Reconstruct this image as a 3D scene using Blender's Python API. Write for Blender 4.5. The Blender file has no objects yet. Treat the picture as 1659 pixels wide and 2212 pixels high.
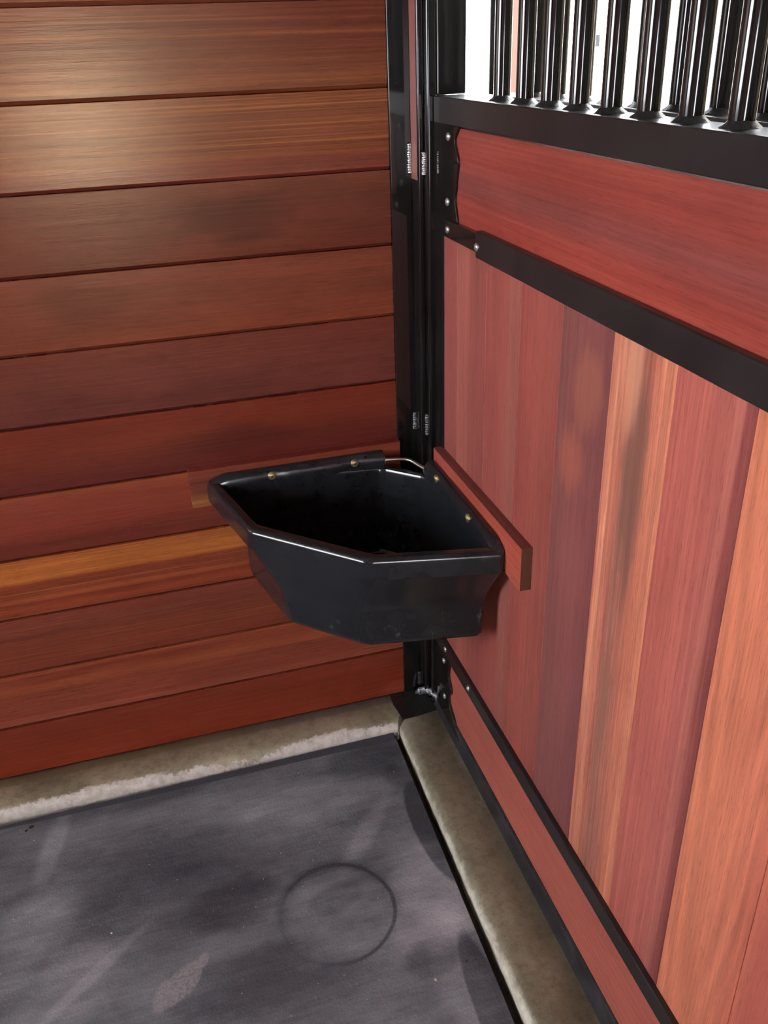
import bpy, bmesh, math, random
from mathutils import Vector, Matrix
random.seed(7)

# ------------------------------------------------------------------ camera
R = ((0.959160134346484, -0.28096463338041094, -0.03272172779432341),
     (-0.15987479407234595, -0.4430479307173332, -0.8821273044790156),
     (0.23334928090902593, 0.8513327233676035, -0.46987307565207453))
scene = bpy.context.scene
cd = bpy.data.cameras.new('camera')
cd.sensor_fit = 'VERTICAL'
cd.sensor_height = 36.0
cd.lens = 1901.76 * 36.0 / 2212.0
cd.clip_start = 0.02
cam = bpy.data.objects.new('camera', cd)
scene.collection.objects.link(cam)
X, Y, Z = R[0], [-v for v in R[1]], [-v for v in R[2]]
cam.matrix_world = Matrix(((X[0], Y[0], Z[0], -0.542088),
                           (X[1], Y[1], Z[1], -1.615494),
                           (X[2], Y[2], Z[2], 1.422367),
                           (0, 0, 0, 1)))
scene.camera = cam

# ------------------------------------------------------------------ world and exposure
world = bpy.data.worlds.new('sky')
scene.world = world
world.use_nodes = True
bg = world.node_tree.nodes['Background']
bg.inputs[0].default_value = (0.90, 0.95, 1.0, 1)
bg.inputs[1].default_value = 14.0
scene.view_settings.view_transform = 'Standard'
scene.view_settings.look = 'None'
scene.view_settings.exposure = 0.87
scene.view_settings.gamma = 1.0
scene.view_settings.use_curve_mapping = False
scene.cycles.max_bounces = 8
scene.cycles.diffuse_bounces = 5
scene.cycles.caustics_reflective = False
scene.cycles.caustics_refractive = False
scene.cycles.sample_clamp_indirect = 8.0

# ------------------------------------------------------------------ helpers
def lin(c):
    c = c / 255.0
    return c / 12.92 if c <= 0.04045 else ((c + 0.055) / 1.055) ** 2.4

def col(r, g, b, k=1.0):
    return (min(lin(r) * k, 0.9), min(lin(g) * k, 0.9), min(lin(b) * k, 0.9), 1.0)

def soft(c, k=0.14, tint=(1, 1, 1)):
    l = .3 * c[0] + .59 * c[1] + .11 * c[2]
    return tuple((v + (l - v) * k) * t for v, t in zip(c[:3], tint)) + (1.0,)

class NT:
    """tiny wrapper round a material's node tree"""
    def __init__(self, name):
        self.m = bpy.data.materials.new(name)
        self.m.use_nodes = True
        self.t = self.m.node_tree
        self.b = self.t.nodes['Principled BSDF']
        self.co = self.t.nodes.new('ShaderNodeTexCoord').outputs['Object']
    def lk(self, a, b):
        self.t.links.new(a, b)
    def put(self, v, sock):
        if hasattr(v, 'links') or hasattr(v, 'is_linked'):
            self.lk(v, sock)
        else:
            sock.default_value = v
    def math(self, op, a, b=0.0, c=None, clamp=False):
        n = self.t.nodes.new('ShaderNodeMath'); n.operation = op; n.use_clamp = clamp
        self.put(a, n.inputs[0]); self.put(b, n.inputs[1])
        if c is not None: self.put(c, n.inputs[2])
        return n.outputs[0]
    def xyz(self, v=None):
        n = self.t.nodes.new('ShaderNodeSeparateXYZ'); self.lk(v or self.co, n.inputs[0]); return n.outputs
    def vec(self, x, y, z):
        n = self.t.nodes.new('ShaderNodeCombineXYZ')
        for i, v in enumerate((x, y, z)): self.put(v, n.inputs[i])
        return n.outputs[0]
    def noise(self, v, scale, detail=3.0, rough=0.55, dist=0.0):
        n = self.t.nodes.new('ShaderNodeTexNoise')
        self.lk(v, n.inputs['Vector']); n.inputs['Scale'].default_value = scale
        n.inputs['Detail'].default_value = detail; n.inputs['Roughness'].default_value = rough
        n.inputs['Distortion'].default_value = dist
        return n.outputs['Fac']
    def scale(self, v, s, off=(0, 0, 0)):
        n = self.t.nodes.new('ShaderNodeMapping'); self.lk(v, n.inputs[0])
        n.inputs['Scale'].default_value = s; n.inputs['Location'].default_value = off
        return n.outputs[0]
    def mapr(self, v, a, b, c=0.0, d=1.0, smooth=False):
        n = self.t.nodes.new('ShaderNodeMapRange')
        if smooth: n.interpolation_type = 'SMOOTHSTEP'
        self.put(v, n.inputs[0])
        for i, q in enumerate((a, b, c, d)): n.inputs[i + 1].default_value = q
        return n.outputs[0]
    def ramp(self, v, stops, interp='LINEAR'):
        n = self.t.nodes.new('ShaderNodeValToRGB'); n.color_ramp.interpolation = interp
        cr = n.color_ramp
        while len(cr.elements) < len(stops): cr.elements.new(0.5)
        for e, (p, c) in zip(cr.elements, stops):
            e.position = p; e.color = c
        self.put(v, n.inputs[0]); return n.outputs[0]
    def mix(self, f, a, b, mode='MIX'):
        n = self.t.nodes.new('ShaderNodeMix'); n.data_type = 'RGBA'; n.blend_type = mode
        self.put(f, n.inputs[0]); self.put(a, n.inputs[6]); self.put(b, n.inputs[7])
        return n.outputs[2]
    def bump(self, h, strength, dist):
        n = self.t.nodes.new('ShaderNodeBump'); n.inputs['Strength'].default_value = strength
        n.inputs['Distance'].default_value = dist; self.lk(h, n.inputs['Height'])
        self.lk(n.outputs[0], self.b.inputs['Normal'])
    def set(self, **k):
        for a, v in k.items():
            self.put(v, self.b.inputs[{'color': 'Base Color', 'rough': 'Roughness', 'metal': 'Metallic',
                                       'spec': 'Specular IOR Level', 'coat': 'Coat Weight',
                                       'coatr': 'Coat Roughness'}[a]])

def plain(name, c, rough=0.5, metal=0.0, spec=0.5, wear=0.0, scale=40.0, bump=0.0):
    m = NT(name)
    n = m.noise(m.co, scale, 4)
    c2 = tuple(min(1, v * (1 + wear) + wear * 0.02) for v in c[:3]) + (1,)
    m.set(color=m.mix(m.mapr(n, 0.4, 0.75), c, c2), rough=m.mapr(n, 0.3, 0.8, rough * 0.9, rough * 1.15), metal=metal, spec=spec)
    if bump: m.bump(n, bump, 0.001)
    return m.m

def wood(name, stops, along, across, width, gain, flip=False, seed=0.0, grain=1.0, fig=0.0,
         blotch=0.10, warp=0.012, rough=0.40, arcs=None, spots=None, spec=0.4, sat=.12, tint=(1, 1, 1), lines=0, stint=(1, 1, 1, 1)):
    """straight-grained hardwood; stops run across the board (0..1) in sRGB"""
    m = NT(name)
    o = m.xyz()
    L, A = o[along], o[across]
    t = m.math('DIVIDE', A, width)
    if flip: t = m.math('SUBTRACT', 1.0, t)
    base = m.vec(m.math('ADD', L, seed), A, seed)
    w1 = m.noise(m.scale(base, (1.6, 9, 1)), 1.0, 2)
    w2 = m.noise(m.scale(base, (9, 60, 1)), 1.0, 3)
    tt = m.math('ADD', t, m.math('MULTIPLY', m.math('SUBTRACT', w1, 0.5), warp * 8))
    tt = m.math('ADD', tt, m.math('MULTIPLY', m.math('SUBTRACT', w2, 0.5), warp * 2.6))
    c = m.ramp(tt, [(p, soft(col(*q, gain), sat, tint)) for p, q in stops])
    # broad blotches
    b = m.noise(m.scale(base, (5, 16, 1), (3.1, seed, 0)), 1.0, 4, 0.6)
    c = m.mix(1.0, c, m.ramp(b, [(0.25, (1 - blotch * 1.6,) * 3 + (1,)), (0.75, (1 + blotch, 1 + blotch * .9, 1 + blotch * .8, 1))]), 'MULTIPLY')
    # long streaks
    s1 = m.noise(m.scale(base, (2.2, 150, 1), (0, 5.5, 0)), 1.0, 5, 0.6)
    g = grain
    c = m.mix(1.0, c, m.ramp(s1, [(0.30, (1 - .20 * g, 1 - .26 * g, 1 - .26 * g, 1)), (0.52, (1, 1, 1, 1)),
                                  (0.72, (1 + .24 * g, 1 + .32 * g, 1 + .30 * g, 1))]), 'MULTIPLY')
    # short pores
    s2 = m.noise(m.scale(base, (32, 520, 1), (7, 0, 0)), 1.0, 4, 0.65)
    c = m.mix(1.0, c, m.ramp(s2, [(0.34, (.74, .68, .68, 1)), (0.46, (1, 1, 1, 1)), (0.62, (1, 1, 1, 1)), (0.74, (1.22, 1.26, 1.26, 1))]), 'MULTIPLY')
    if lines:                      # thin pale fibres in bands
        s3 = m.noise(m.scale(base, (1.3, 330, 1), (0, 2.2, 0)), 1.0, 3, 0.6)
        bd = m.mapr(m.noise(m.scale(base, (.8, 22, 1), (0, 9.2, 0)), 1.0, 2), .45, .62, .15, 1)
        c = m.mix(m.math('MULTIPLY', m.mapr(s3, .54, .66, 0, lines), bd), c, soft(col(214, 132, 74, gain), 0, tint))
    if arcs:                       # flat-sawn cathedral figure
        l0, a0, k, amt = arcs
        dl = m.math('MULTIPLY', m.math('SUBTRACT', L, l0), k)
        da = m.math('DIVIDE', m.math('SUBTRACT', A, a0), width)
        r = m.math('SUBTRACT', m.math('MULTIPLY', m.math('MULTIPLY', da, da), 6.0), dl)
        r = m.math('ADD', r, m.math('MULTIPLY', w1, 1.0))
        r = m.math('ADD', r, m.math('MULTIPLY', b, 0.5))
        wv = m.math('SINE', m.math('MULTIPLY', r, 9.0))
        c = m.mix(1.0, c, m.ramp(m.mapr(wv, -1, 1), [(0.0, (1 - amt, 1 - amt * 1.2, 1 - amt * 1.2, 1)), (0.6, (1, 1, 1, 1)), (1.0, (1 + amt * .5,) * 3 + (1,))]), 'MULTIPLY')
    for sp in (spots or []):       # (along, across, r_along, r_across, sRGB, strength)
        dx = m.math('DIVIDE', m.math('SUBTRACT', L, sp[0]), sp[2])
        dy = m.math('DIVIDE', m.math('SUBTRACT', A, sp[1]), sp[3])
        d = m.math('SQRT', m.math('ADD', m.math('MULTIPLY', dx, dx), m.math('MULTIPLY', dy, dy)))
        d = m.math('ADD', d, m.math('MULTIPLY', m.math('SUBTRACT', w2, 0.5), 1.1))
        d = m.math('ADD', d, m.math('MULTIPLY', m.math('SUBTRACT', b, 0.5), 1.2))
        c = m.mix(m.math('MULTIPLY', m.mapr(d, 0.45, 1.15, 1, 0, True), sp[5]), c, soft(col(*sp[4], gain), sat, tint))
    m.set(color=c, rough=m.mapr(s1, 0.3, 0.7, rough * 1.15, rough * 0.9), spec=spec)
    m.b.inputs['Specular Tint'].default_value = stint
    m.bump(m.math('ADD', m.math('MULTIPLY', s1, 0.6), m.math('MULTIPLY', s2, 0.5)), 0.22, 0.0012)
    return m.m

def finish(name, bm, mat, parent=None, smooth=False, loc=(0, 0, 0), bevel=0.0, seg=2, ang=30):
    bmesh.ops.recalc_face_normals(bm, faces=bm.faces)
    if smooth:
        for f in bm.faces:
            if len(f.verts) > 4:
                for e in f.edges: e.smooth = False
    me = bpy.data.meshes.new(name)
    bm.to_mesh(me); bm.free()
    o = bpy.data.objects.new(name, me)
    scene.collection.objects.link(o)
    o.location = loc
    if mat: me.materials.append(mat)
    if smooth:
        for p in me.polygons: p.use_smooth = len(p.vertices) <= 4
    if bevel:
        b = o.modifiers.new('edge', 'BEVEL'); b.width = bevel; b.segments = seg
        b.limit_method = 'ANGLE'; b.angle_limit = math.radians(ang); b.harden_normals = True
        for p in me.polygons: p.use_smooth = True
    if parent: o.parent = parent
    return o

def empty(name, loc=(0, 0, 0)):
    o = bpy.data.objects.new(name, None)
    scene.collection.objects.link(o); o.location = loc; o.empty_display_size = 0.05
    return o

def tag(o, label=None, cat=None, group=None, kind=None):
    if label: o['label'] = label
    if cat: o['category'] = cat
    if group: o['group'] = group
    if kind: o['kind'] = kind
    return o

def box(bm, x0, x1, y0, y1, z0, z1):
    v = [bm.verts.new((x, y, z)) for z in (z0, z1) for y in (y0, y1) for x in (x0, x1)]
    for f in ((0, 1, 3, 2), (4, 6, 7, 5), (0, 4, 5, 1), (2, 3, 7, 6), (0, 2, 6, 4), (1, 5, 7, 3)):
        bm.faces.new([v[i] for i in f])

def boxo(name, d, mat, parent=None, bevel=0.0, seg=2):
    bm = bmesh.new(); box(bm, *d)
    return finish(name, bm, mat, parent, bevel=bevel, seg=seg)

def prism(bm, pts, f0, f1):
    """pts: 2-D outline; f0, f1 map a 2-D point to the two end caps"""
    a = [bm.verts.new(f0(p)) for p in pts]; b = [bm.verts.new(f1(p)) for p in pts]
    n = len(pts)
    bm.faces.new(a[::-1]); bm.faces.new(b)
    for i in range(n): bm.faces.new((a[i], a[(i + 1) % n], b[(i + 1) % n], b[i]))

def tube(bm, pts, r, n=16, caps=True):
    rings = []
    up = Vector((0, 0, 1))
    for i, p in enumerate(pts):
        p = Vector(p)
        d = (Vector(pts[min(i + 1, len(pts) - 1)]) - Vector(pts[max(i - 1, 0)])).normalized()
        a = d.cross(up)
        if a.length < 1e-4: a = Vector((1, 0, 0))
        a.normalize(); b = d.cross(a)
        rr = r[i] if isinstance(r, (list, tuple)) else r
        rings.append([bm.verts.new(p + (a * math.cos(2 * math.pi * k / n) + b * math.sin(2 * math.pi * k / n)) * rr) for k in range(n)])
    for q, s in zip(rings, rings[1:]):
        for k in range(n): bm.faces.new((q[k], q[(k + 1) % n], s[(k + 1) % n], s[k]))
    if caps: bm.faces.new(rings[0][::-1]); bm.faces.new(rings[-1])

def dome(bm, c, n, r, h, seg=14, rings=4):
    """button head: centre c on the surface, normal n"""
    n = Vector(n).normalized(); c = Vector(c)
    a = n.orthogonal().normalized(); b = n.cross(a)
    prev = None
    for j in range(rings + 1):
        t = j / rings * math.pi / 2
        rr, hh = r * math.cos(t), h * math.sin(t)
        if j == rings:
            top = bm.verts.new(c + n * h)
            for k in range(seg): bm.faces.new((prev[k], prev[(k + 1) % seg], top))
            break
        cur = [bm.verts.new(c + n * hh + (a * math.cos(2 * math.pi * k / seg) + b * math.sin(2 * math.pi * k / seg)) * rr) for k in range(seg)]
        if prev:
            for k in range(seg): bm.faces.new((prev[k], prev[(k + 1) % seg], cur[(k + 1) % seg], cur[k]))
        else:
            bm.faces.new(cur[::-1])
        prev = cur

# ------------------------------------------------------------------ shared materials
def steel(name, k=0.012, rough=0.16, spec=0.55):
    m = NT(name)
    n = m.noise(m.co, 14, 4); f = m.noise(m.co, 160, 2)
    m.set(color=m.mix(m.mapr(n, .35, .7), (k, k * .92, k * .95, 1), (k * 1.7, k * 1.5, k * 1.5, 1)),
          rough=m.mapr(n, .3, .75, rough * .97, rough * 1.08), spec=spec)
    m.bump(m.math('ADD', m.math('MULTIPLY', n, 1.0), m.math('MULTIPLY', f, 0.03)), 0.06, 0.0015)
    return m.m
gloss_black = steel('glossy_black_paint', 0.010, 0.09, 0.6)
satin_black = steel('satin_black_paint', 0.016, 0.33, 0.5)
dusty_black = plain('dusty_black_paint', (0.022, 0.022, 0.026, 1), 0.42, wear=1.2, scale=30)
matt_black = plain('dull_black_plate', (0.008, 0.008, 0.008, 1), 0.55, wear=0.8, scale=120)
rivet_m = plain('bright_rivet', (0.62, 0.62, 0.60, 1), 0.30, 0.8, scale=90)
brass_m = plain('yellow_zinc', (0.50, 0.43, 0.20, 1), 0.42, 0.9, scale=200, wear=.2)
rod_m = plain('dull_zinc_rod', (0.42, 0.38, 0.34, 1), 0.30, 0.9, scale=120, wear=.2)
weld_m = plain('bare_weld', (0.62, 0.62, 0.60, 1), 0.22, 0.9, scale=400, wear=.2, bump=.5)
weld_grey = plain('painted_weld', (0.12, 0.12, 0.125, 1), 0.18, 0.6, scale=300, wear=1.0, bump=.6)
weld_dark = plain('sooty_weld', (0.02, 0.02, 0.021, 1), 0.30, 0.3, scale=300, wear=1.0, bump=.5)
white_wall = plain('white_cladding', (0.82, 0.82, 0.80, 1), 0.7, wear=.03, scale=6)
tan_m = plain('tan_column', (0.062, 0.036, 0.028, 1), 0.9, spec=.05, wear=.1, scale=6)
grey_box_m = plain('grey_box', (0.024, 0.026, 0.028, 1), 0.9, spec=.05, wear=.1, scale=20)
dark_timber = plain('dark_backing', (0.035, 0.014, 0.010, 1), 0.7, scale=20, wear=.3)
roof_m = plain('roof_liner', (0.22, 0.19, 0.16, 1), 0.8, scale=4, wear=.2)
ground_m = plain('pale_yard', (0.60, 0.57, 0.52, 1), 0.9, scale=3, wear=.15)
slab_m = plain('dark_subfloor', (0.055, 0.047, 0.035, 1), 0.9, scale=50, wear=.5, bump=.6)
plain_wood = wood('stall_wood', [(0, (160, 80, 65)), (1, (140, 65, 52))], 0, 2, 1.0, 1.4)

# ------------------------------------------------------------------ room shell (mostly outside the frame)
tag(boxo('floor', (-3.4, 0.6, -3.4, 0.4, -0.14, -0.030), slab_m), 'dark gritty sub-floor showing in the gap beside the mat', kind='structure')
boxo('ground', (-12, 14, -14, 12, -0.30, -0.142), ground_m)['kind'] = 'structure'
c_ = boxo('ceiling', (-5.2, 2.8, -4.6, 0.3, 2.75, 2.85), roof_m); tag(c_, kind='structure')  # stretched over the aisle, out of view, to shut out sky light
bm = bmesh.new()
box(bm, -3.5, -3.4, -3.4, 0.0, -0.03, 1.15)
box(bm, -3.5, -3.4, -3.4, -1.85, 1.15, 2.75)
box(bm, -3.5, -3.4, -0.50, 0.0, 1.15, 2.75)
tag(finish('wall_left', bm, plain_wood), kind='structure')
bm = bmesh.new()
box(bm, -3.5, -0.90, -3.5, -3.4, -0.03, 2.75)
box(bm, -0.45, 0.0, -3.5, -3.4, -0.03, 2.75)
box(bm, -0.90, -0.45, -3.5, -3.4, 1.44, 2.75)
box(bm, -0.90, -0.45, -3.5, -3.4, -0.03, 0.75)
tag(finish('wall_front', bm, plain_wood), kind='structure')
bm = bmesh.new()
box(bm, 2.6, 2.7, -3.6, 1.9, -0.142, 2.75)
box(bm, 0.06, 2.6, -3.6, -3.5, -0.142, 2.75)
tag(finish('wall_sky_block', bm, plain('sky_block_tan', (0.16, 0.13, 0.09, 1), .7)), kind='structure')  # unseen walls added to stop sky light coming in through the bars
# bright exterior seen through the bars
tag(boxo('wall_outside', (-1.0, 9.0, 5.2, 5.3, -0.14, 4.5), white_wall), 'sunlit white wall across the aisle beyond the bars', kind='structure')
tc = boxo('building_column', (2.29, 2.50, 4.95, 5.2, -0.142, 4.2), tan_m, bevel=.01)
tag(tc, 'pale tan column seen in the gap between the first two bars', 'column')

# ------------------------------------------------------------------ back wall: eleven courses in view, planks to the eaves
S = 0.133
wb = boxo('wall_back', (-3.4, 0.05, 0.022, 0.045, 0.0, 2.75), dark_timber)
tag(wb, 'back wall of dark red horizontal hardwood planks', kind='structure')
GB = 0.92
T = dict(
 p11=[(0, (150, 66, 52)), (.35, (150, 60, 44)), (1, (158, 66, 48))],
 p10=[(0, (172, 92, 68)), (.10, (158, 74, 60)), (.30, (176, 92, 66)), (.42, (156, 78, 64)), (.8, (160, 78, 68)), (.93, (172, 92, 78)), (1, (130, 62, 54))],
 p9=[(0, (150, 74, 66)), (.25, (134, 66, 58)), (.6, (146, 70, 56)), (1, (142, 66, 56))],
 p8=[(0, (176, 92, 56)), (.08, (196, 112, 62)), (.36, (208, 122, 66)), (.41, (158, 76, 56)), (.62, (150, 72, 56)), (.68, (184, 96, 62)), (.74, (146, 64, 52)), (.83, (170, 80, 58)), (1, (134, 58, 48))],
 p7=[(0, (176, 92, 66)), (.12, (160, 74, 62)), (.55, (150, 64, 56)), (.8, (128, 56, 50)), (1, (122, 50, 46))],
 p6=[(0, (142, 58, 46)), (.4, (138, 60, 48)), (.7, (122, 52, 48)), (1, (108, 42, 46))],
 p5=[(0, (134, 66, 58)), (.5, (128, 66, 62)), (1, (120, 60, 60))],
 p4=[(0, (142, 74, 60)), (.5, (136, 70, 58)), (1, (148, 74, 56))],
 p3=[(0, (132, 72, 60)), (.3, (124, 62, 54)), (1, (122, 56, 46))],
 p2=[(0, (148, 78, 50)), (.18, (138, 70, 52)), (.36, (150, 80, 56)), (.46, (134, 66, 50)), (.58, (152, 82, 56)), (.64, (132, 62, 50)), (.72, (158, 84, 56)), (.78, (138, 62, 54)), (1, (138, 62, 58))],
 p1=[(0, (136, 64, 54)), (.28, (128, 62, 54)), (.33, (162, 88, 60)), (.38, (124, 60, 54)), (.60, (138, 72, 56)), (.80, (142, 74, 56)), (.87, (164, 92, 58)), (.93, (126, 62, 48)), (1, (138, 72, 52))],
 p0=[(0, (140, 72, 56)), (1, (146, 80, 62))])
SPOTB = {3: [(-0.34, .07, .11, .05, (84, 40, 38), .65)], 4: [(-.62, .09, .10, .03, (112, 58, 44), .5)],
         6: [(-.40, .055, .12, .035, (92, 40, 40), .5)], 11: [(-.085, .025, .035, .022, (178, 86, 66), .55)]}
for k in range(20):
    ci = 11 - k                      # course number counted as in the photograph, 11 = lowest
    key = 'p%d' % (ci if ci >= 0 else (ci * 5) % 7 + 1)
    z0 = 0.025 + S * k
    h = S - 0.0008
    xl, xr = -3.38, -0.0655
    bm = bmesh.new()
    c1, c2 = 0.0060, 0.0060          # eased lower edge gives the shadow line
    prof = [(0.018, 0), (c1, 0), (0.0, c2), (0.0, h - 0.0008), (0.0008, h), (0.018, h)]
    prism(bm, prof, lambda p: (xl - 0.0, p[0], p[1]), lambda p: (xr, p[0], p[1]))
    m = wood('back_plank_%02d' % k, T[key], 0, 2, S, GB, flip=True, seed=k * 1.37,
             grain=1.25 if ci in (1, 2, 8, 10) else 0.65, blotch=.16 if ci in (3, 4, 5) else .10,
             rough=0.22 if ci in (1, 2) else .26, spec=.58 if ci in (1, 2) else .38, stint=(1, .74, .46, 1), lines=.55 if ci in (1, 2, 8) else (.25 if ci in (7, 9, 10) else 0), spots=SPOTB.get(ci), sat=.03, tint=(1, .98, .80))
    finish('plank', bm, m, wb, loc=(0, 0, z0))

# ------------------------------------------------------------------ right-hand partition
wr = empty('wall_right'); tag(wr, 'right partition of vertical red planks in a black steel frame with bars above', kind='structure')
GR = 1.0
VP = [  # stops from the corner outwards
 (-0.041, [(0, (176, 84, 78)), (1, (180, 86, 80))], {}),
 (-0.174, [(0, (190, 98, 90)), (.35, (188, 96, 86)), (.5, (174, 84, 78)), (1, (170, 80, 74))], {}),
 (-0.307, [(0, (176, 80, 74)), (.6, (182, 84, 76)), (.75, (180, 96, 86)), (1, (174, 88, 80))], {}),
 (-0.440, [(0, (176, 76, 70)), (.5, (184, 84, 74)), (1, (172, 80, 72))], {}),
 (-0.573, [(0, (152, 82, 80)), (.5, (158, 82, 82)), (1, (146, 74, 78))],
    dict(spots=[(0.90, -.048, .055, .035, (192, 94, 74), .7), (0.75, -.07, .09, .05, (170, 88, 84), .5), (1.02, -.08, .06, .04, (184, 98, 80), .6)], blotch=.12)),
 (-0.706, [(0, (224, 116, 92)), (.14, (238, 140, 108)), (.30, (216, 116, 94)), (.40, (184, 110, 94)), (.62, (196, 108, 90)), (.74, (212, 112, 88)), (.86, (234, 128, 98)), (1, (240, 138, 104))],
    dict(spots=[(0.93, -.072, .17, .028, (140, 88, 78), .75), (.60, -.06, .12, .02, (166, 102, 90), .6), (1.09, -.05, .1, .02, (246, 156, 120), .6)], grain=1.5, warp=.03)),
 (-0.839, [(0, (206, 96, 86)), (.4, (212, 102, 90)), (.7, (202, 98, 90)), (.82, (206, 108, 96)), (.9, (170, 78, 76)), (1, (154, 70, 70))], dict(grain=.9)),
 (-0.972, [(0, (238, 128, 92)), (.4, (236, 124, 90)), (.8, (232, 120, 90)), (1, (224, 108, 84))], dict(arcs=(0.62, -.06, 2.2, .12), grain=.7, warp=.02)),
 (-1.105, [(0, (224, 110, 86)), (.2, (206, 92, 78)), (1, (196, 84, 78))], {}),
 (-1.238, [(0, (196, 90, 80)), (1, (210, 104, 88))], {})]
ys = [v[0] for v in VP]
while ys[-1] - S > -3.35: ys.append(ys[-1] - S)
for i, y in enumerate(ys):
    st = VP[i][1] if i < len(VP) else VP[2 + (i * 3) % 6][1]
    kw = VP[i][2] if i < len(VP) else {}
    kw = dict(kw)
    m = wood('partition_plank_%02d' % i, st, 2, 1, -S, GR, seed=20 + i * 1.71, rough=0.42, **({'grain': .38, 'tint': (.96, 1.0, .92), 'sat': .15} | kw))
    bm = bmesh.new()
    w = S - 0.0006
    e = 0.0012
    y0 = -.0225 if i == 0 else 0.0
    prof = [(0.018, y0), (e, y0), (0, y0 - e), (0, -w + e), (e, -w), (0.018, -w)]
    prism(bm, prof, lambda p: (p[0], p[1], 0.245), lambda p: (p[0], p[1], 1.14))
    finish('plank', bm, m, wr, loc=(0, y, 0))
# long horizontal boards above and below
m = wood('upper_board', [(0, (160, 72, 66)), (.3, (164, 68, 62)), (.55, (150, 74, 74)), (.8, (172, 70, 64)), (1, (176, 74, 66))], 1, 2, 0.155, .92,
         flip=True, seed=41, tint=(1, 1, .88), sat=.05, rough=.42, blotch=.16, grain=.9)
o = boxo('plank', (0, .018, -3.35, -.0635, 0, 0.148), m, wr); o.location = (0, 0, 1.150)
m = wood('lower_board', [(0, (192, 92, 84)), (1, (206, 104, 92))], 1, 2, 0.20, 1.0, flip=True, seed=43, tint=(1, 1.02, .92), rough=.42, grain=.6)
o = boxo('plank', (0, .018, -3.35, -.0635, 0, 0.20), m, wr); o.location = (0, 0, 0.040)
# steel rails
RAIL_Y = -3.38
boxo('top_rail', (-0.003, 0.050, RAIL_Y, -0.062, 1.300, 1.3415), satin_black, wr, bevel=.002)
bm = bmesh.new(); box(bm, -0.0125, 0.001, RAIL_Y, -0.285, 1.1165, 1.1585)
finish('middle_rail', bm, satin_black, wr, bevel=.0035, seg=3)
bm = bmesh.new(); box(bm, -0.0100, 0.001, RAIL_Y, -0.062, 1.1235, 1.1530)
finish('rail_tongue', bm, gloss_black, wr, bevel=.002)
bm = bmesh.new(); box(bm, -0.0100, 0.001, RAIL_Y, -0.066, 0.2225, 0.2570)
finish('lower_rail', bm, satin_black, wr, bevel=.0028, seg=3)
bm = bmesh.new()
prism(bm, [(0.001, 0.027), (-0.012, 0.0265), (-0.012, 0.030), (-0.0055, 0.046), (-0.0050, 0.0655), (0.001, 0.0665)],
      lambda p: (p[0], -0.066, p[1]), lambda p: (p[0], RAIL_Y, p[1]))
finish('bottom_angle', bm, dusty_black, wr, bevel=.0012)
# end stile and the scalloped gusset plates that hold it
boxo('end_stile', (-0.0035, 0.045, -0.108, -0.0625, 0.027, 1.300), gloss_black, wr, bevel=.0015)
def gusset(zs, ye, x=-0.0045):
    bm = bmesh.new()
    pts = [(-.066, zs[0])] + list(zip(ye, zs)) + [(-.066, zs[-1])]
    prism(bm, pts, lambda p: (0.0008, p[0], p[1]), lambda p: (x, p[0], p[1]))
    return finish('gusset_plate', bm, gloss_black, wr, bevel=.0008)
def scallop(a, b, keys, n=36):
    zs, ye = [], []
    for i in range(n + 1):
        z = a + (b - a) * i / n
        for (za, ya), (zb, yb) in zip(keys, keys[1:]):
            if za <= z <= zb + 1e-9:
                f = (z - za) / (zb - za); f = f * f * (3 - 2 * f)
                zs.append(z); ye.append(ya + (yb - ya) * f); break
    return zs, ye
gusset(*scallop(1.153, 1.301, [(1.153, -.182), (1.188, -.170), (1.212, -.176), (1.248, -.184), (1.279, -.168), (1.302, -.186)]), x=-.0042)
gusset(*scallop(0.030, 0.224, [(0.030, -.240), (.066, -.190), (.100, -.153), (.112, -.150), (.140, -.165), (.175, -.146), (.205, -.152), (.225, -.164)]), x=-.0062)
for q in [(-.139, 1.283, -.0042), (-.135, 1.180, -.0042), (-.151, 1.1375, -.010), (-.292, 1.134, -.0125),
          (-.140, .2545 - .012, -.010), (-.120, .196, -.0062), (-.279, .2425, -.010), (-.125, .099, -.0062)]:
    bm = bmesh.new(); dome(bm, (q[2], q[0], q[1]), (-1, 0, 0), .0066, .0034)
    finish('rivet', bm, rivet_m, wr, smooth=True)
# grille stile and bars
boxo('grille_stile', (0.0045, 0.0565, -0.060, -0.012, 1.3415, 2.72), gloss_black, wr, bevel=.003, seg=3)
boxo('head_rail', (0.005, 0.05, RAIL_Y, -0.012, 2.70, 2.748), satin_black, wr, bevel=.002)
bm = bmesh.new(); tube(bm, [(0, 0, 0), (0, 0, 1.36)], .0125, 28); bar_me = None
def bar_at(parent, x, y, z, first):
    global bar_me, col_me
    if first:
        bm = bmesh.new(); tube(bm, [(0, 0, 0), (0, 0, .02), (0, 0, 1.34), (0, 0, 1.36)], .0125, 32)
        b = finish('bar', bm, gloss_black, None, smooth=True); bar_me = b.data
        bm = bmesh.new(); tube(bm, [(0, 0, -.0006), (0, 0, .0015), (0, 0, .0045), (0, 0, .0075)], [.0205, .0180, .0145, .0122], 20)
        for v in bm.verts: v.co.x *= random.uniform(.94, 1.06); v.co.y *= random.uniform(.94, 1.06)
        c = finish('weld_collar', bm, weld_dark, None, smooth=True); col_me = c.data
    else:
        b = bpy.data.objects.new('bar', bar_me); c = bpy.data.objects.new('weld_collar', col_me)
        scene.collection.objects.link(b); scene.collection.objects.link(c)
    b.parent = parent; b.location = (x, y, z); c.parent = b
    c.rotation_euler = (0, 0, random.uniform(0, 6))
bm.free()
for k in range(38):
    bar_at(wr, 0.027, -0.2838 - 0.0808 * k, 1.3415, k == 0)

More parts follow.
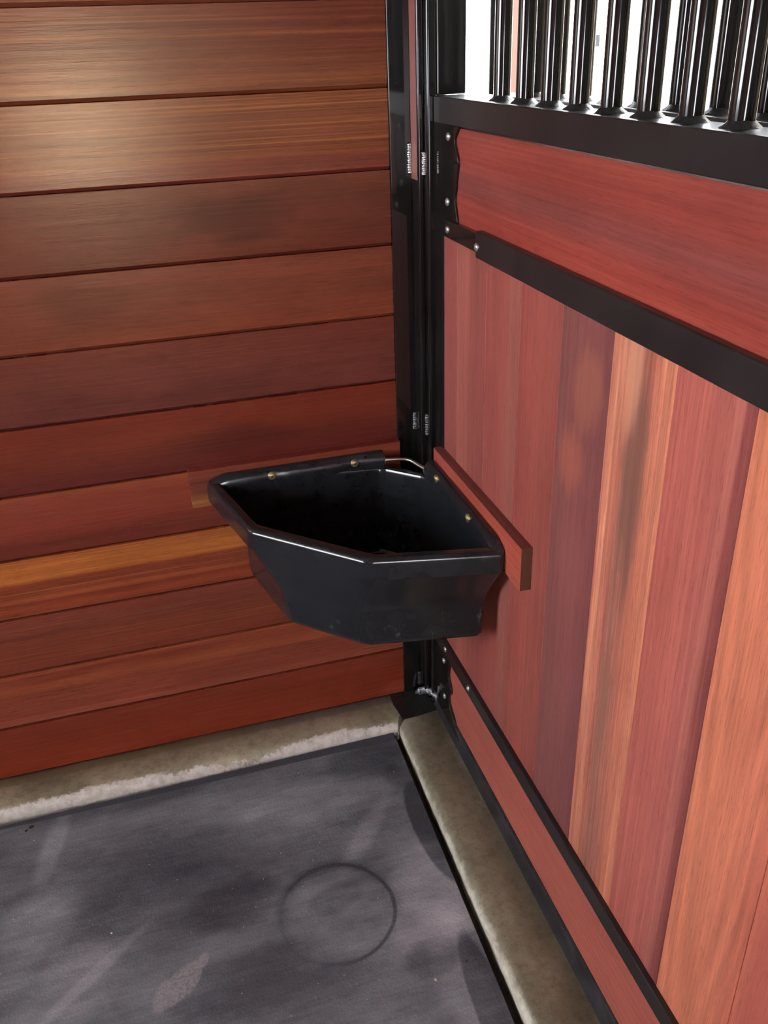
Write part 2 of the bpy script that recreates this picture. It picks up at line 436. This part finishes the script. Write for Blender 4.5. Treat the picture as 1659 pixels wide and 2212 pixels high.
# second barred panel hanging behind the partition
pg = empty('barred_panel', (0, 0, 0)); tag(pg, 'second black barred steel panel hanging just behind the partition bars', 'panel')
boxo('rail', (0.098, 0.146, RAIL_Y, -0.055, 1.298, 1.3395), satin_black, pg, bevel=.002)
boxo('rail', (0.098, 0.146, RAIL_Y, -0.055, 2.70, 2.748), satin_black, pg, bevel=.002)
boxo('stile', (0.0985, 0.112, -0.062, -0.057, 1.3395, 2.70), matt_black, pg, bevel=.001)
for k in range(36):
    bar_at(pg, 0.122, -0.192 - 0.0815 * k, 1.3395, False)
    
# ------------------------------------------------------------------ steel corner post
cp = empty('corner_post', (-0.03, -0.02, 0.027)); tag(cp, 'glossy black steel corner post welded up between the two plank walls', 'post')
def cpart(name, d, mat, bv=.002, seg=2):
    bm = bmesh.new(); box(bm, *d)
    bmesh.ops.translate(bm, verts=bm.verts, vec=(0.03, 0.02, -0.027))
    return finish(name, bm, mat, cp, bevel=bv, seg=seg)
cpart('flange', (-0.0650, -0.0255, -0.0050, 0.0195, 0.027, 2.74), gloss_black, .0018)
cpart('spine', (-0.0255, -0.0140, -0.0430, 0.0195, 0.027, 2.74), gloss_black, .0035, 3)
cpart('pink_strip', (-0.0262, -0.02555, -0.0385, -0.0055, 1.205, 2.73), plain('dull_pink', col(150, 92, 84), .35, scale=60, wear=.15), 0)['label'] = 'pinkish strip above the weld'  # thin strip in dull pink over the spine's left face
cpart('tube', (-0.0140, 0.0045, -0.0600, 0.0195, 0.027, 2.74), gloss_black, .0050, 3)
cpart('edge_channel', (0.0045, 0.0440, -0.0615, 0.0195, 0.027, 1.2995), gloss_black, .001)
def bead(x, y, z0, z1, n, nx, mat, w=.0048):
    bm = bmesh.new()
    for i in range(n):
        z = z0 + (z1 - z0) * (i + .5) / n
        mt = Matrix.Translation((x + .03 + random.uniform(-.0005, .0005), y + .02 + random.uniform(-.0005, .0005), z - .027)) @ \
             Matrix.Rotation(random.uniform(-.35, .35), 4, 'Y') @ Matrix.Diagonal((w * random.uniform(.9, 1.1), w * .8, (z1 - z0) / n * .85, 1))
        bmesh.ops.create_uvsphere(bm, u_segments=12, v_segments=8, radius=1.0, matrix=mt)
    return finish('weld_bead', bm, mat, cp, smooth=True)
bead(-.0285, -.0080, 1.214, 1.264, 12, -1, weld_m, .0060)
bead(-.0142, -.0460, 1.214, 1.252, 11, -1, weld_m, .0060)
bead(-.0275, -.0070, .716, .752, 9, -1, weld_grey, .0048)
bead(-.0142, -.0445, .716, .760, 9, -1, weld_grey, .0048)
bead(-.0275, -.0070, .050, .085, 7, -1, weld_dark, .0045)
bm = bmesh.new()
for i in range(26):
    t = i / 25
    p = Vector((-.036 + .036 * t, -.014 - .058 * t, .032 + .022 * math.sin(t * 2.6)))
    mt = Matrix.Translation(p + Vector((.03, .02, -.027))) @ Matrix.Rotation(random.uniform(0, 3), 4, 'Z') @ \
         Matrix.Diagonal((random.uniform(.005, .010), random.uniform(.004, .008), random.uniform(.004, .011), 1))
    bmesh.ops.create_uvsphere(bm, u_segments=10, v_segments=7, radius=1.0, matrix=mt)
finish('weld_bead', bm, plain('grey_weld', (0.28, 0.29, 0.32, 1), 0.30, .7, scale=250, wear=.6, bump=.8), cp, smooth=True)
bm = bmesh.new()
prism(bm, [(-.101, .018), (-.104, -.036), (-.098, -.093), (-.060, -.092), (-.0065, -.086), (-.0065, .018)],
      lambda p: (p[0] + .03, p[1] + .02, 0.0005), lambda p: (p[0] + .03, p[1] + .02, 0.003))
finish('base_plate', bm, matt_black, cp, bevel=.0006)['label'] = 'dull black base plate'

# ------------------------------------------------------------------ concrete curbs
def concrete(name, axis, edge, kind):
    m = NT(name)
    o = m.xyz()
    n1 = m.noise(m.co, 9, 5, .6); n2 = m.noise(m.co, 60, 5, .7); n3 = m.noise(m.co, 260, 3, .6); n4 = m.noise(m.co, 3.2, 3)
    k = 1.65 if kind == 'back' else 1.22
    c = m.ramp(n1, [(.28, col(112, 109, 90, k)), (.48, col(134, 130, 110, k)), (.70, col(156, 151, 130, k))])
    c = m.mix(1.0, c, m.ramp(n2, [(.3, (.72, .70, .66, 1)), (.5, (1, 1, 1, 1)), (.75, (1.12, 1.12, 1.12, 1))]), 'MULTIPLY')
    c = m.mix(m.mapr(n3, .62, .72, 0, .55), c, col(70, 60, 46))
    # laitance crust along the arris
    d = m.math('ABSOLUTE', m.math('SUBTRACT', o[axis], edge))
    if kind == 'back':
        wx = m.ramp(m.mapr(o[0], -1.1, -.1, 0, 1), [(0, (.7,) * 4), (.40, (.62,) * 4), (.52, (.35,) * 4), (.66, (.18,) * 4), (.74, (.55,) * 4), (.80, (.95,) * 4), (.88, (.70,) * 4), (.94, (.40,) * 4)])
        rag = m.math('ADD', m.math('MULTIPLY', m.noise(m.scale(m.co, (1, 1.6, 1)), 17, 5, .75), .6), m.math('MULTIPLY', m.noise(m.co, 95, 5, .7), .4))
        wd = m.math('ADD', m.math('MULTIPLY', wx, .026), m.mapr(rag, .3, .7, -.016, .010))
        f = m.mapr(m.math('SUBTRACT', d, wd), -.003, .0045, 1, 0, True)
        crust = m.ramp(n2, [(.3, col(200, 196, 180)), (.6, col(240, 236, 230))])
        c = m.mix(f, c, crust)
        # smooth olive strip where the boards meet it
        f2 = m.mapr(m.math('ADD', o[1], m.math('MULTIPLY', n2, .006)), -.026, -.014, 0, .6, True)
        c = m.mix(f2, c, m.ramp(m.mapr(o[0], -.55, -.35), [(0, col(140, 130, 96)), (1, col(120, 120, 122))]))
    else:
        rag = m.noise(m.scale(m.co, (1, .6, 1)), 30, 6, .75)
        wd = m.math('ADD', m.mapr(rag, .25, .75, -.006, .006), m.mapr(n4, .35, .65, -.003, .003))
        f = m.mapr(m.math('SUBTRACT', d, wd), .003, .017, 1, 0, True)
        c = m.mix(f, c, m.ramp(n2, [(.3, col(226, 216, 192)), (.6, col(250, 244, 228))]))
    m.set(color=c, rough=.75, spec=.3)
    m.bump(m.math('ADD', n2, m.math('MULTIPLY', n3, .5)), .3, .002)
    return m.m
def curb(name, prof, f0, f1, mat, cuts, label):
    bm = bmesh.new()
    n = len(prof)
    rows = []
    for i in range(cuts + 1):
        t = i / cuts
        a = [f0(p) for p in prof]; b = [f1(p) for p in prof]
        row = []
        for j in range(n):
            p = Vector(a[j]).lerp(Vector(b[j]), t)
            if 0 < j < n - 1 and 0 < i < cuts:
                q = Vector((p.x * 40, p.y * 40, j * 3.1))
                d = mathutils_noise(q)
                p += Vector((d * .0012, d * .0012, d * .0006))
            row.append(bm.verts.new(p))
        rows.append(row)
    for r0, r1 in zip(rows, rows[1:]):
        for j in range(n): bm.faces.new((r0[j], r0[(j + 1) % n], r1[(j + 1) % n], r1[j]))
    bm.faces.new(rows[0][::-1]); bm.faces.new(rows[-1])
    o = finish(name, bm, mat, smooth=True)
    o['kind'] = 'structure'; o['label'] = label
    return o
import mathutils
mathutils_noise = lambda q: mathutils.noise.noise(q)
# profile in (distance from arris, z); the arris is broken and slightly rounded
arc = [(0.0, -0.029), (0.0, 0.004), (0.0010, 0.0105), (0.0040, 0.0165), (0.0085, 0.0210), (0.0150, 0.0242), (0.0200, 0.0248)]
curb('trim_1', [(.125, -.029)] + arc + [(.125, .0250)],
     lambda p: (-3.38, -.1010 + p[0], p[1]) if p[0] < .12 else (-3.38, .020, p[1]),
     lambda p: (-.1120 + p[0] * .5, -.0965 + p[0], p[1]) if p[0] < .12 else (.036, .020, p[1]),
     concrete('concrete_back', 1, -.098, 'back'), 160, 'pale concrete curb under the back wall planks with crusty white front edge')
curb('trim_2', [(.145, -.029)] + arc + [(.145, .0250)],
     lambda p: (-.1090 + p[0], -.1000 + p[0] * .6, p[1]) if p[0] < .12 else (.04, .019, p[1]),
     lambda p: (-.1290 - .02 + p[0], -3.38, p[1]) if p[0] < .12 else (.04, -3.38, p[1]),
     concrete('concrete_side', 0, -.119, 'side'), 160, 'brown-grey concrete curb under the right partition with rounded bright edge')

# ------------------------------------------------------------------ rubber mat
m = NT('rubber')
o = m.xyz()
warpn = m.noise(m.co, 12, 5, .6)
wn = m.noise(m.co, 34, 4, .6)
def blob(x, y, rx, ry, ang=0.0, soft=.6, wob=.35):
    dx = m.math('SUBTRACT', o[0], x); dy = m.math('SUBTRACT', o[1], y)
    ca, sa = math.cos(ang), math.sin(ang)
    u = m.math('ADD', m.math('MULTIPLY', dx, ca / rx), m.math('MULTIPLY', dy, sa / rx))
    v = m.math('ADD', m.math('MULTIPLY', dx, -sa / ry), m.math('MULTIPLY', dy, ca / ry))
    d = m.math('SQRT', m.math('ADD', m.math('MULTIPLY', u, u), m.math('MULTIPLY', v, v)))
    d = m.math('ADD', d, m.math('MULTIPLY', m.math('SUBTRACT', warpn, .5), wob * 2))
    return m.mapr(d, 1 - soft / 2, 1 + soft / 2, 1, 0, True)
br = m.noise(m.scale(m.co, (1.6, 4.5, 1)), 3.0, 4, .6)
dust = m.mapr(br, .33, .70, .26, .56)
for (x, y, rx, ry, a, amt, soft_) in [
     (-.38, -.24, .14, .06, -.2, .30, 1.0), (-.47, -.30, .10, .05, 0, .16, 1.0), (-.17, -.52, .07, .10, .2, .42, .9), (-.21, -.60, .07, .05, 0, .35, 1.),
     (-.90, -.38, .07, .06, 0, .40, .9), (-.86, -.56, .12, .06, .9, .30, 1.), (-.88, -.20, .02, .09, -.25, .30, .9), (-.80, -.52, .012, .12, -.9, .26, .8),
     (-.36, -.56, .09, .07, 0, .22, 1.), (-.26, -.36, .02, .10, -.7, .30, 1.), (-.19, -.74, .04, .10, 0, .30, 1.0)]:
    dust = m.math('ADD', dust, m.math('MULTIPLY', blob(x, y, rx, ry, a, soft_), amt * .65))
for (x, y, rx, ry, a, amt, soft_, wob) in [
     (-.63, -.36, .20, .10, .1, .32, 1.0, .3), (-.54, -.45, .09, .055, .1, .26, .7, .6), (-.20, -.16, .09, .05, .1, .40, .9, .3), (-.50, -.62, .15, .07, 0, .22, 1., .3),
     (-.126, -.400, .040, .140, .06, .62, .16, .08), (-.158, -.80, .030, .16, .0, .50, .18, .08), (-.36, -.50, .055, .03, .3, .22, .5, .4), (-.225, -.665, .05, .035, .2, .26, .5, .4),
     (-.70, -.12, .25, .03, 0, .25, .9, .3), (-.15, -.235, .03, .04, 0, .28, .8, .3)]:
    dust = m.math('SUBTRACT', dust, m.math('MULTIPLY', blob(x, y, rx, ry, a, soft_, wob), amt * .7))
# darker strip along the back edge
strip = m.mapr(m.math('ADD', o[1], m.math('MULTIPLY', wn, .004)), -.122, -.116, 0, .45, True)
dust = m.math('SUBTRACT', dust, strip)
# ring left by a bucket
dx = m.math('SUBTRACT', o[0], -.362); dy = m.math('SUBTRACT', o[1], -.527)
rr = m.math('SQRT', m.math('ADD', m.math('MULTIPLY', dx, dx), m.math('MULTIPLY', dy, dy)))
rr = m.math('ADD', rr, m.math('MULTIPLY', m.math('SUBTRACT', warpn, .5), .008))
rd = m.math('ABSOLUTE', m.math('SUBTRACT', rr, .1065))
side = m.mapr(m.math('ADD', dx, m.math('MULTIPLY', dy, .3)), -.09, .03, .12, 1, True)
ring = m.math('MULTIPLY', m.mapr(rd, .0012, .0055, 1, 0, True), side)
halo = m.math('MULTIPLY', m.mapr(rd, .0, .02, .20, 0, True), m.mapr(dy, -.02, .08, 0.2, 1))
dust = m.math('SUBTRACT', dust, m.math('ADD', m.math('MULTIPLY', ring, .34), halo))
fine = m.noise(m.co, 480, 3, .7)
brush = m.noise(m.scale(m.co, (14, 160, 1)), 1.0, 4, .6)
dust = m.math('ADD', dust, m.math('MULTIPLY', m.math('SUBTRACT', fine, .5), .50))
dust = m.math('ADD', dust, m.math('MULTIPLY', m.math('SUBTRACT', brush, .5), .22))
dust = m.math('ADD', dust, m.math('MULTIPLY', m.math('SUBTRACT', wn, .5), .22))
c = m.ramp(dust, [(0.0, col(72, 77, 86)), (.25, col(100, 107, 115)), (.55, col(143, 152, 160)), (1.0, col(205, 210, 220))])
c = m.mix(m.mapr(m.noise(m.co, 5, 3), .50, .66, 0, .12), c, col(116, 96, 98))
# pale scuff in three strokes
sc = None
for (x, y, rx, ry, a) in [(-.684, -.596, .013, .026, -.45), (-.664, -.588, .011, .027, -.45), (-.648, -.580, .010, .027, -.45),
                          (-.633, -.574, .010, .026, -.45), (-.612, -.550, .007, .014, -.5)]:
    b_ = blob(x, y, rx * 1.45, ry * 1.25, a, .40, .75)
    sc = b_ if sc is None else m.math('MAXIMUM', sc, b_)
sn = m.noise(m.scale(m.co, (150, 190, 1)), 1.0, 5, .7)
c = m.mix(m.math('MULTIPLY', sc, m.mapr(sn, .35, .58, .2, .85)), c, col(176, 176, 182))
m.set(color=c, rough=.72, spec=.35)
vor = m.t.nodes.new('ShaderNodeTexVoronoi'); vor.inputs['Scale'].default_value = 210
m.lk(m.co, vor.inputs['Vector'])
m.bump(m.math('ADD', m.math('MULTIPLY', vor.outputs['Distance'], .8), m.math('MULTIPLY', fine, .5)), .55, .0012)
bm = bmesh.new()
prism(bm, [(-.1225, -.0975), (-.1335, -.795), (-.172, -3.30), (-3.30, -3.30), (-3.30, -.111), (-.99, -.1100)],
      lambda p: (p[0], p[1], -.0295), lambda p: (p[0], p[1], 0.0))
mat_o = finish('rubber_mat', bm, m.m, bevel=.0015)
tag(mat_o, 'large black rubber stall mat with dusty smears and a faint round ring mark', 'mat')

# crumbs on the mat
def pebble(name, x, y, r, mat, label, cat, z=0.0, sq=.7, n=2, sx=1.0, rot=0.0):
    bm = bmesh.new()
    bmesh.ops.create_icosphere(bm, subdivisions=n, radius=r)
    for v in bm.verts:
        v.co *= random.uniform(.86, 1.1); v.co.z *= sq; v.co.x *= sx
    zmin = min(v.co.z for v in bm.verts)
    for v in bm.verts: v.co.z -= zmin
    o = finish(name, bm, mat, smooth=True, loc=(x, y, z)); o.rotation_euler = (0, 0, rot)
    return tag(o, label, cat)
crumb_m = plain('pale_crumb', (0.75, 0.73, 0.70, 1), .6, scale=300)
brown_m = plain('brown_crumb', (0.10, 0.055, 0.045, 1), .7, scale=300)
pebble('pebble', -.2330, -.7105, .0032, crumb_m, 'largest white pebble on the mat, between the ring mark and the right curb', 'pebble', sx=.8)
pebble('pebble', -.7675, -.4445, .0020, crumb_m, 'small white pebble on the dark left part of the mat', 'pebble')
pebble('wood_chip', -.1710, -.6935, .0028, brown_m, 'dark brown chip on the mat close to the right curb', 'chip', sq=.5)
pebble('bark_chip', -.9250, -.1335, .0040, matt_black, 'larger black chip on the mat by the back curb', 'chip', sq=.4, sx=1.4, rot=.3)
pebble('bark_chip', -.9350, -.1405, .0026, matt_black, 'smaller black chip on the mat beside a larger one', 'chip', sq=.4, sx=1.3, rot=.3)
bm = bmesh.new()
for i in range(230):
    x = random.uniform(-1.15, -.15); y = random.uniform(-.13, -1.0)
    r = random.choice([.0005, .0006, .0007, .0009, .0012])
    bmesh.ops.create_icosphere(bm, subdivisions=1, radius=r, matrix=Matrix.Translation((x, y, r)))
tag(finish('grit', bm, crumb_m, smooth=True), 'fine white grit scattered over the black mat', 'grit', kind='stuff')

# ------------------------------------------------------------------ mounting boards
m1 = wood('board_a', [(0, (128, 52, 42)), (.18, (150, 74, 46)), (.30, (118, 50, 40)), (.55, (132, 62, 44)), (.72, (150, 84, 48)), (.9, (176, 112, 60)), (1, (160, 96, 52))],
          0, 2, .079, 1.0, sat=0, flip=True, seed=61, grain=1.5, rough=.4)
bm = bmesh.new(); box(bm, 0, .4315, -.0195, -.0002, 0, .079)
o = finish('mounting_board', bm, m1, bevel=.0008, loc=(-.4965, 0, .6205))
tag(o, 'striped red-brown board on the horizontal planks behind the feeder', 'board')
m2 = wood('board_b', [(0, (196, 84, 62)), (.5, (206, 88, 62)), (1, (210, 96, 68))], 1, 2, .079, .95, flip=True, seed=67, grain=.7, rough=.42)
m2b = wood('board_b_top', [(0, (128, 66, 58)), (1, (120, 60, 52))], 1, 0, .02, .95, seed=68, grain=.6, rough=.5)
bm = bmesh.new(); box(bm, -.0195, -.0002, 0, .4225, 0, .079)
o = finish('mounting_board', bm, m2, loc=(0, -.5210, .6320))
o.data.materials.append(m2b)
o.data.materials.append(wood('board_b_end', [(0, (110, 66, 44)), (1, (92, 50, 38))], 2, 0, .02, .9, seed=69, grain=.5, rough=.5))
for p in o.data.polygons:
    if p.normal.z > .5: p.material_index = 1
    if p.normal.y < -.5: p.material_index = 2
bv = o.modifiers.new('edge', 'BEVEL'); bv.width = .0008; bv.segments = 2; bv.limit_method = 'ANGLE'
tag(o, 'plain orange-red board on the vertical planks beside the feeder, its end sticking out', 'board')

# ------------------------------------------------------------------ corner feeder
m = NT('black_plastic')
o_ = m.xyz()
n = m.noise(m.co, 26, 4, .6); n2 = m.noise(m.co, 120, 4, .7)
low = m.mapr(o_[2], .0, .11, 1, 0)
scuffn = m.noise(m.scale(m.co, (60, 60, 28)), 1.0, 5, .7)
sc = m.math('MULTIPLY', m.mapr(scuffn, .60, .72, 0, .8), low)
c = m.mix(m.mapr(n, .35, .7), (.012, .0135, .016, 1), (.020, .023, .028, 1))
c = m.mix(sc, c, (.14, .15, .17, 1))
dustf = m.math('MULTIPLY', m.mapr(m.noise(m.co, 14, 4, .65), .45, .75, 0, .16), m.mapr(n2, .3, .7, .5, 1))
c = m.mix(dustf, c, (.06, .055, .062, 1))
m.set(color=c, rough=.19, spec=.62)
m.bump(m.noise(m.co, 11, 1), .15, .004)
plastic = m.m
FZ = .46
cf = empty('corner_feeder', (-.2, -.2, FZ)); tag(cf, 'black moulded plastic corner feed tub screwed to two red boards', 'feeder')
OFF = Vector((.2, .2, -FZ))
def ring6(A, B, D_, z, E_=None, zc=None):
    """symmetric six-cornered loop about the room's diagonal: A on back wall, B front-left, cut corner"""
    a, b = A, B
    F = D_
    pts = [(a[0], a[1]), (b[0], b[1]), (b[1], b[0]), (a[1], a[0]), (F[1], F[0]), (F[0], F[1])]
    zs = [z] * 4 + [zc if zc is not None else z] * 2
    return [(p[0], p[1], q) for p, q in zip(pts, zs)]
loops = [
 ring6((-.3930, -.040), (-.352, -.234), (-.120, -.040), .4600),
 ring6((-.3990, -.0345), (-.3575, -.2395), (-.115, -.0345), .4630),
 ring6((-.4020, -.031), (-.3600, -.2430), (-.112, -.031), .4690),
 ring6((-.4028, -.030), (-.3607, -.2437), (-.112, -.030), .4760),
 ring6((-.4020, -.0268), (-.3675, -.2520), (-.112, -.0270), .5250),
 ring6((-.4030, -.0250), (-.3705, -.2555), (-.112, -.0260), .5420),
 ring6((-.4080, -.0242), (-.3752, -.2562), (-.111, -.0256), .5560),
 ring6((-.4180, -.0238), (-.3825, -.2540), (-.111, -.0253), .5720),
 ring6((-.4625, -.0222), (-.4130, -.2430), (-.108, -.0235), .6350, zc=.6390),
 ring6((-.4660, -.0215), (-.4150, -.2445), (-.106, -.0225), .6352, zc=.6392),
 ring6((-.4665, -.0210), (-.4155, -.2450), (-.105, -.0220), .6370, zc=.6400),
 ring6((-.4665, -.0210), (-.4155, -.2450), (-.105, -.0220), .6640, zc=.6480),
 ring6((-.4655, -.0214), (-.4147, -.2444), (-.1053, -.0224), .6690, zc=.6510),
 ring6((-.4630, -.0226), (-.4126, -.2428), (-.106, -.0235), .6730, zc=.6535),
 ring6((-.4590, -.0246), (-.4093, -.2402), (-.107, -.0255), .6755, zc=.6555),
 ring6((-.4550, -.0266), (-.4060, -.2376), (-.108, -.0275), .6762, zc=.6562),
 ring6((-.4450, -.0340), (-.4015, -.2300), (-.109, -.0350), .6762, zc=.6562),
 ring6((-.4400, -.0365), (-.3985, -.2262), (-.111, -.0430), .6735, zc=.6550),
 ring6((-.4375, -.0380), (-.3968, -.2240), (-.112, -.0450), .6660, zc=.6500),
 ring6((-.4360, -.0385), (-.3958, -.2230), (-.112, -.0455), .6420, zc=.6420),
 ring6((-.3960, -.0420), (-.3620, -.2460), (-.120, -.0480), .5600),
 ring6((-.3900, -.0500), (-.3500, -.2330), (-.122, -.0520), .4720),
 ring6((-.3800, -.0560), (-.3420, -.2250), (-.126, -.0560), .4670)]
bm = bmesh.new()
rings = [[bm.verts.new(Vector(p) + OFF) for p in L] for L in loops]
for a, b in zip(rings, rings[1:]):
    for i in range(6): bm.faces.new((a[i], a[(i + 1) % 6], b[(i + 1) % 6], b[i]))
bm.faces.new(rings[0][::-1]); bm.faces.new(rings[-1])
up = set()
for p_, q_ in zip(rings, rings[1:]):
    for i in range(6): up.add(frozenset((p_[i], q_[i])))
es = [e for e in bm.edges if frozenset(e.verts) in up]
bmesh.ops.bevel(bm, geom=es, offset=.010, segments=5, profile=.5, affect='EDGES', clamp_overlap=True)
bmesh.ops.recalc_face_normals(bm, faces=bm.faces)
for e in bm.edges:
    if len(e.link_faces) == 2 and e.calc_face_angle(0) > math.radians(38): e.smooth = False
tub = finish('tub', bm, plastic, cf)
for p in tub.data.polygons: p.use_smooth = True
wn_ = tub.modifiers.new('normals', 'WEIGHTED_NORMAL'); wn_.weight = 50; wn_.keep_sharp = True
# wall flanges
def flange(swap):
    bm = bmesh.new()
    N = 60
    prev = None
    for i in range(N + 1):
        t = i / N
        x = -.4600 + t * (.4600 - .1050)
        top = .6890 - .0125 * max(0, 1 - t / .10) ** 1.5
        # scallops: the front swells between the screws, the lower edge rides up round them
        s = 0
        for xs in (-.337, -.168):
            s += math.exp(-((x - xs) / .030) ** 2)
        fr = -.0425 + .0030 * s
        lo = .6420 + .0050 * s
        prof = [(-.0200, lo - .004), (fr + .002, lo - .0035), (fr, lo), (fr + .0006, top - .012), (fr + .0045, top - .005), (-.0330, top - .0018), (-.0270, top), (-.0205, top - .0006), (-.0200, top - .003)]
        ring = []
        for y, z in prof:
            p = (x, y, z) if not swap else (y + .003 * 0, x, z)
            ring.append(bm.verts.new(Vector(p) + OFF))
        if prev:
            for j in range(len(prof)):
                k = (j + 1) % len(prof)
                bm.faces.new((prev[j], prev[k], ring[k], ring[j]))
        else: bm.faces.new(ring[::-1])
        prev = ring
    bm.faces.new(prev)
    return finish('mounting_flange', bm, plastic, cf, bevel=.0025, seg=2, ang=50)
flange(False); flange(True)
def screw(c, nrm, yflip=False):
    n = Vector(nrm)
    bm = bmesh.new()
    tube(bm, [Vector(c) + OFF - n * .003, Vector(c) + OFF + n * .0008, Vector(c) + OFF + n * .0014], [.0078, .0078, .0070], 24)
    dome(bm, Vector(c) + OFF + n * .0013, n, .0056, .0022, 20, 5)
    o = finish('screw', bm, brass_m, cf, smooth=True)
    bm = bmesh.new()
    tube(bm, [Vector(c) + OFF + n * .0030, Vector(c) + OFF + n * .0038], [.0021, .0021], 6)
    finish('socket', bm, matt_black, o)
for x in (-.337, -.168):
    screw((x, -.0395, .6745), (0, -1, 0)); screw((-.0395, x, .6770), (-1, 0, 0))
# cranked rod that ties the two flanges across the corner
bm = bmesh.new()
pts = [(-.112, -.0340, .6700), (-.100, -.0350, .6700), (-.078, -.0420, .6705), (-.062, -.0505, .6710), (-.0555, -.0560, .6708),
       (-.0500, -.0640, .6690), (-.0420, -.0830, .6665), (-.0360, -.0960, .6660), (-.0340, -.1080, .6660)]
tube(bm, [Vector(p) + OFF for p in pts], .0037, 14)
finish('tie_rod', bm, rod_m, cf, smooth=True)['label'] = 'bent zinc rod'
for c, d in (((-.1035, -.0345, .6700), (1, -.1, 0)), ((-.0350, -.1030, .6660), (.1, 1, 0))):
    d = Vector(d).normalized(); c = Vector(c) + OFF
    bm = bmesh.new(); tube(bm, [c - d * .0006, c + d * .0006], .0090, 24)
    finish('washer', bm, rod_m, cf, bevel=.0003)

# ------------------------------------------------------------------ small grey outlet box on the wall outside
ob = empty('outlet_box', (3.105, 5.2, 1.30)); tag(ob, 'small grey outlet box with thin conduit on the white wall beyond the bars', 'box')
boxo('body', (-.030, .030, -.05, -.001, .045, .125), grey_box_m, ob, bevel=.003)
bm = bmesh.new(); tube(bm, [(0.002, -.012, .125), (0.002, -.012, 2.5)], .004, 8)
finish('conduit', bm, plain('white_conduit', (.08, .08, .08, 1), .9, spec=.05), ob, smooth=True)
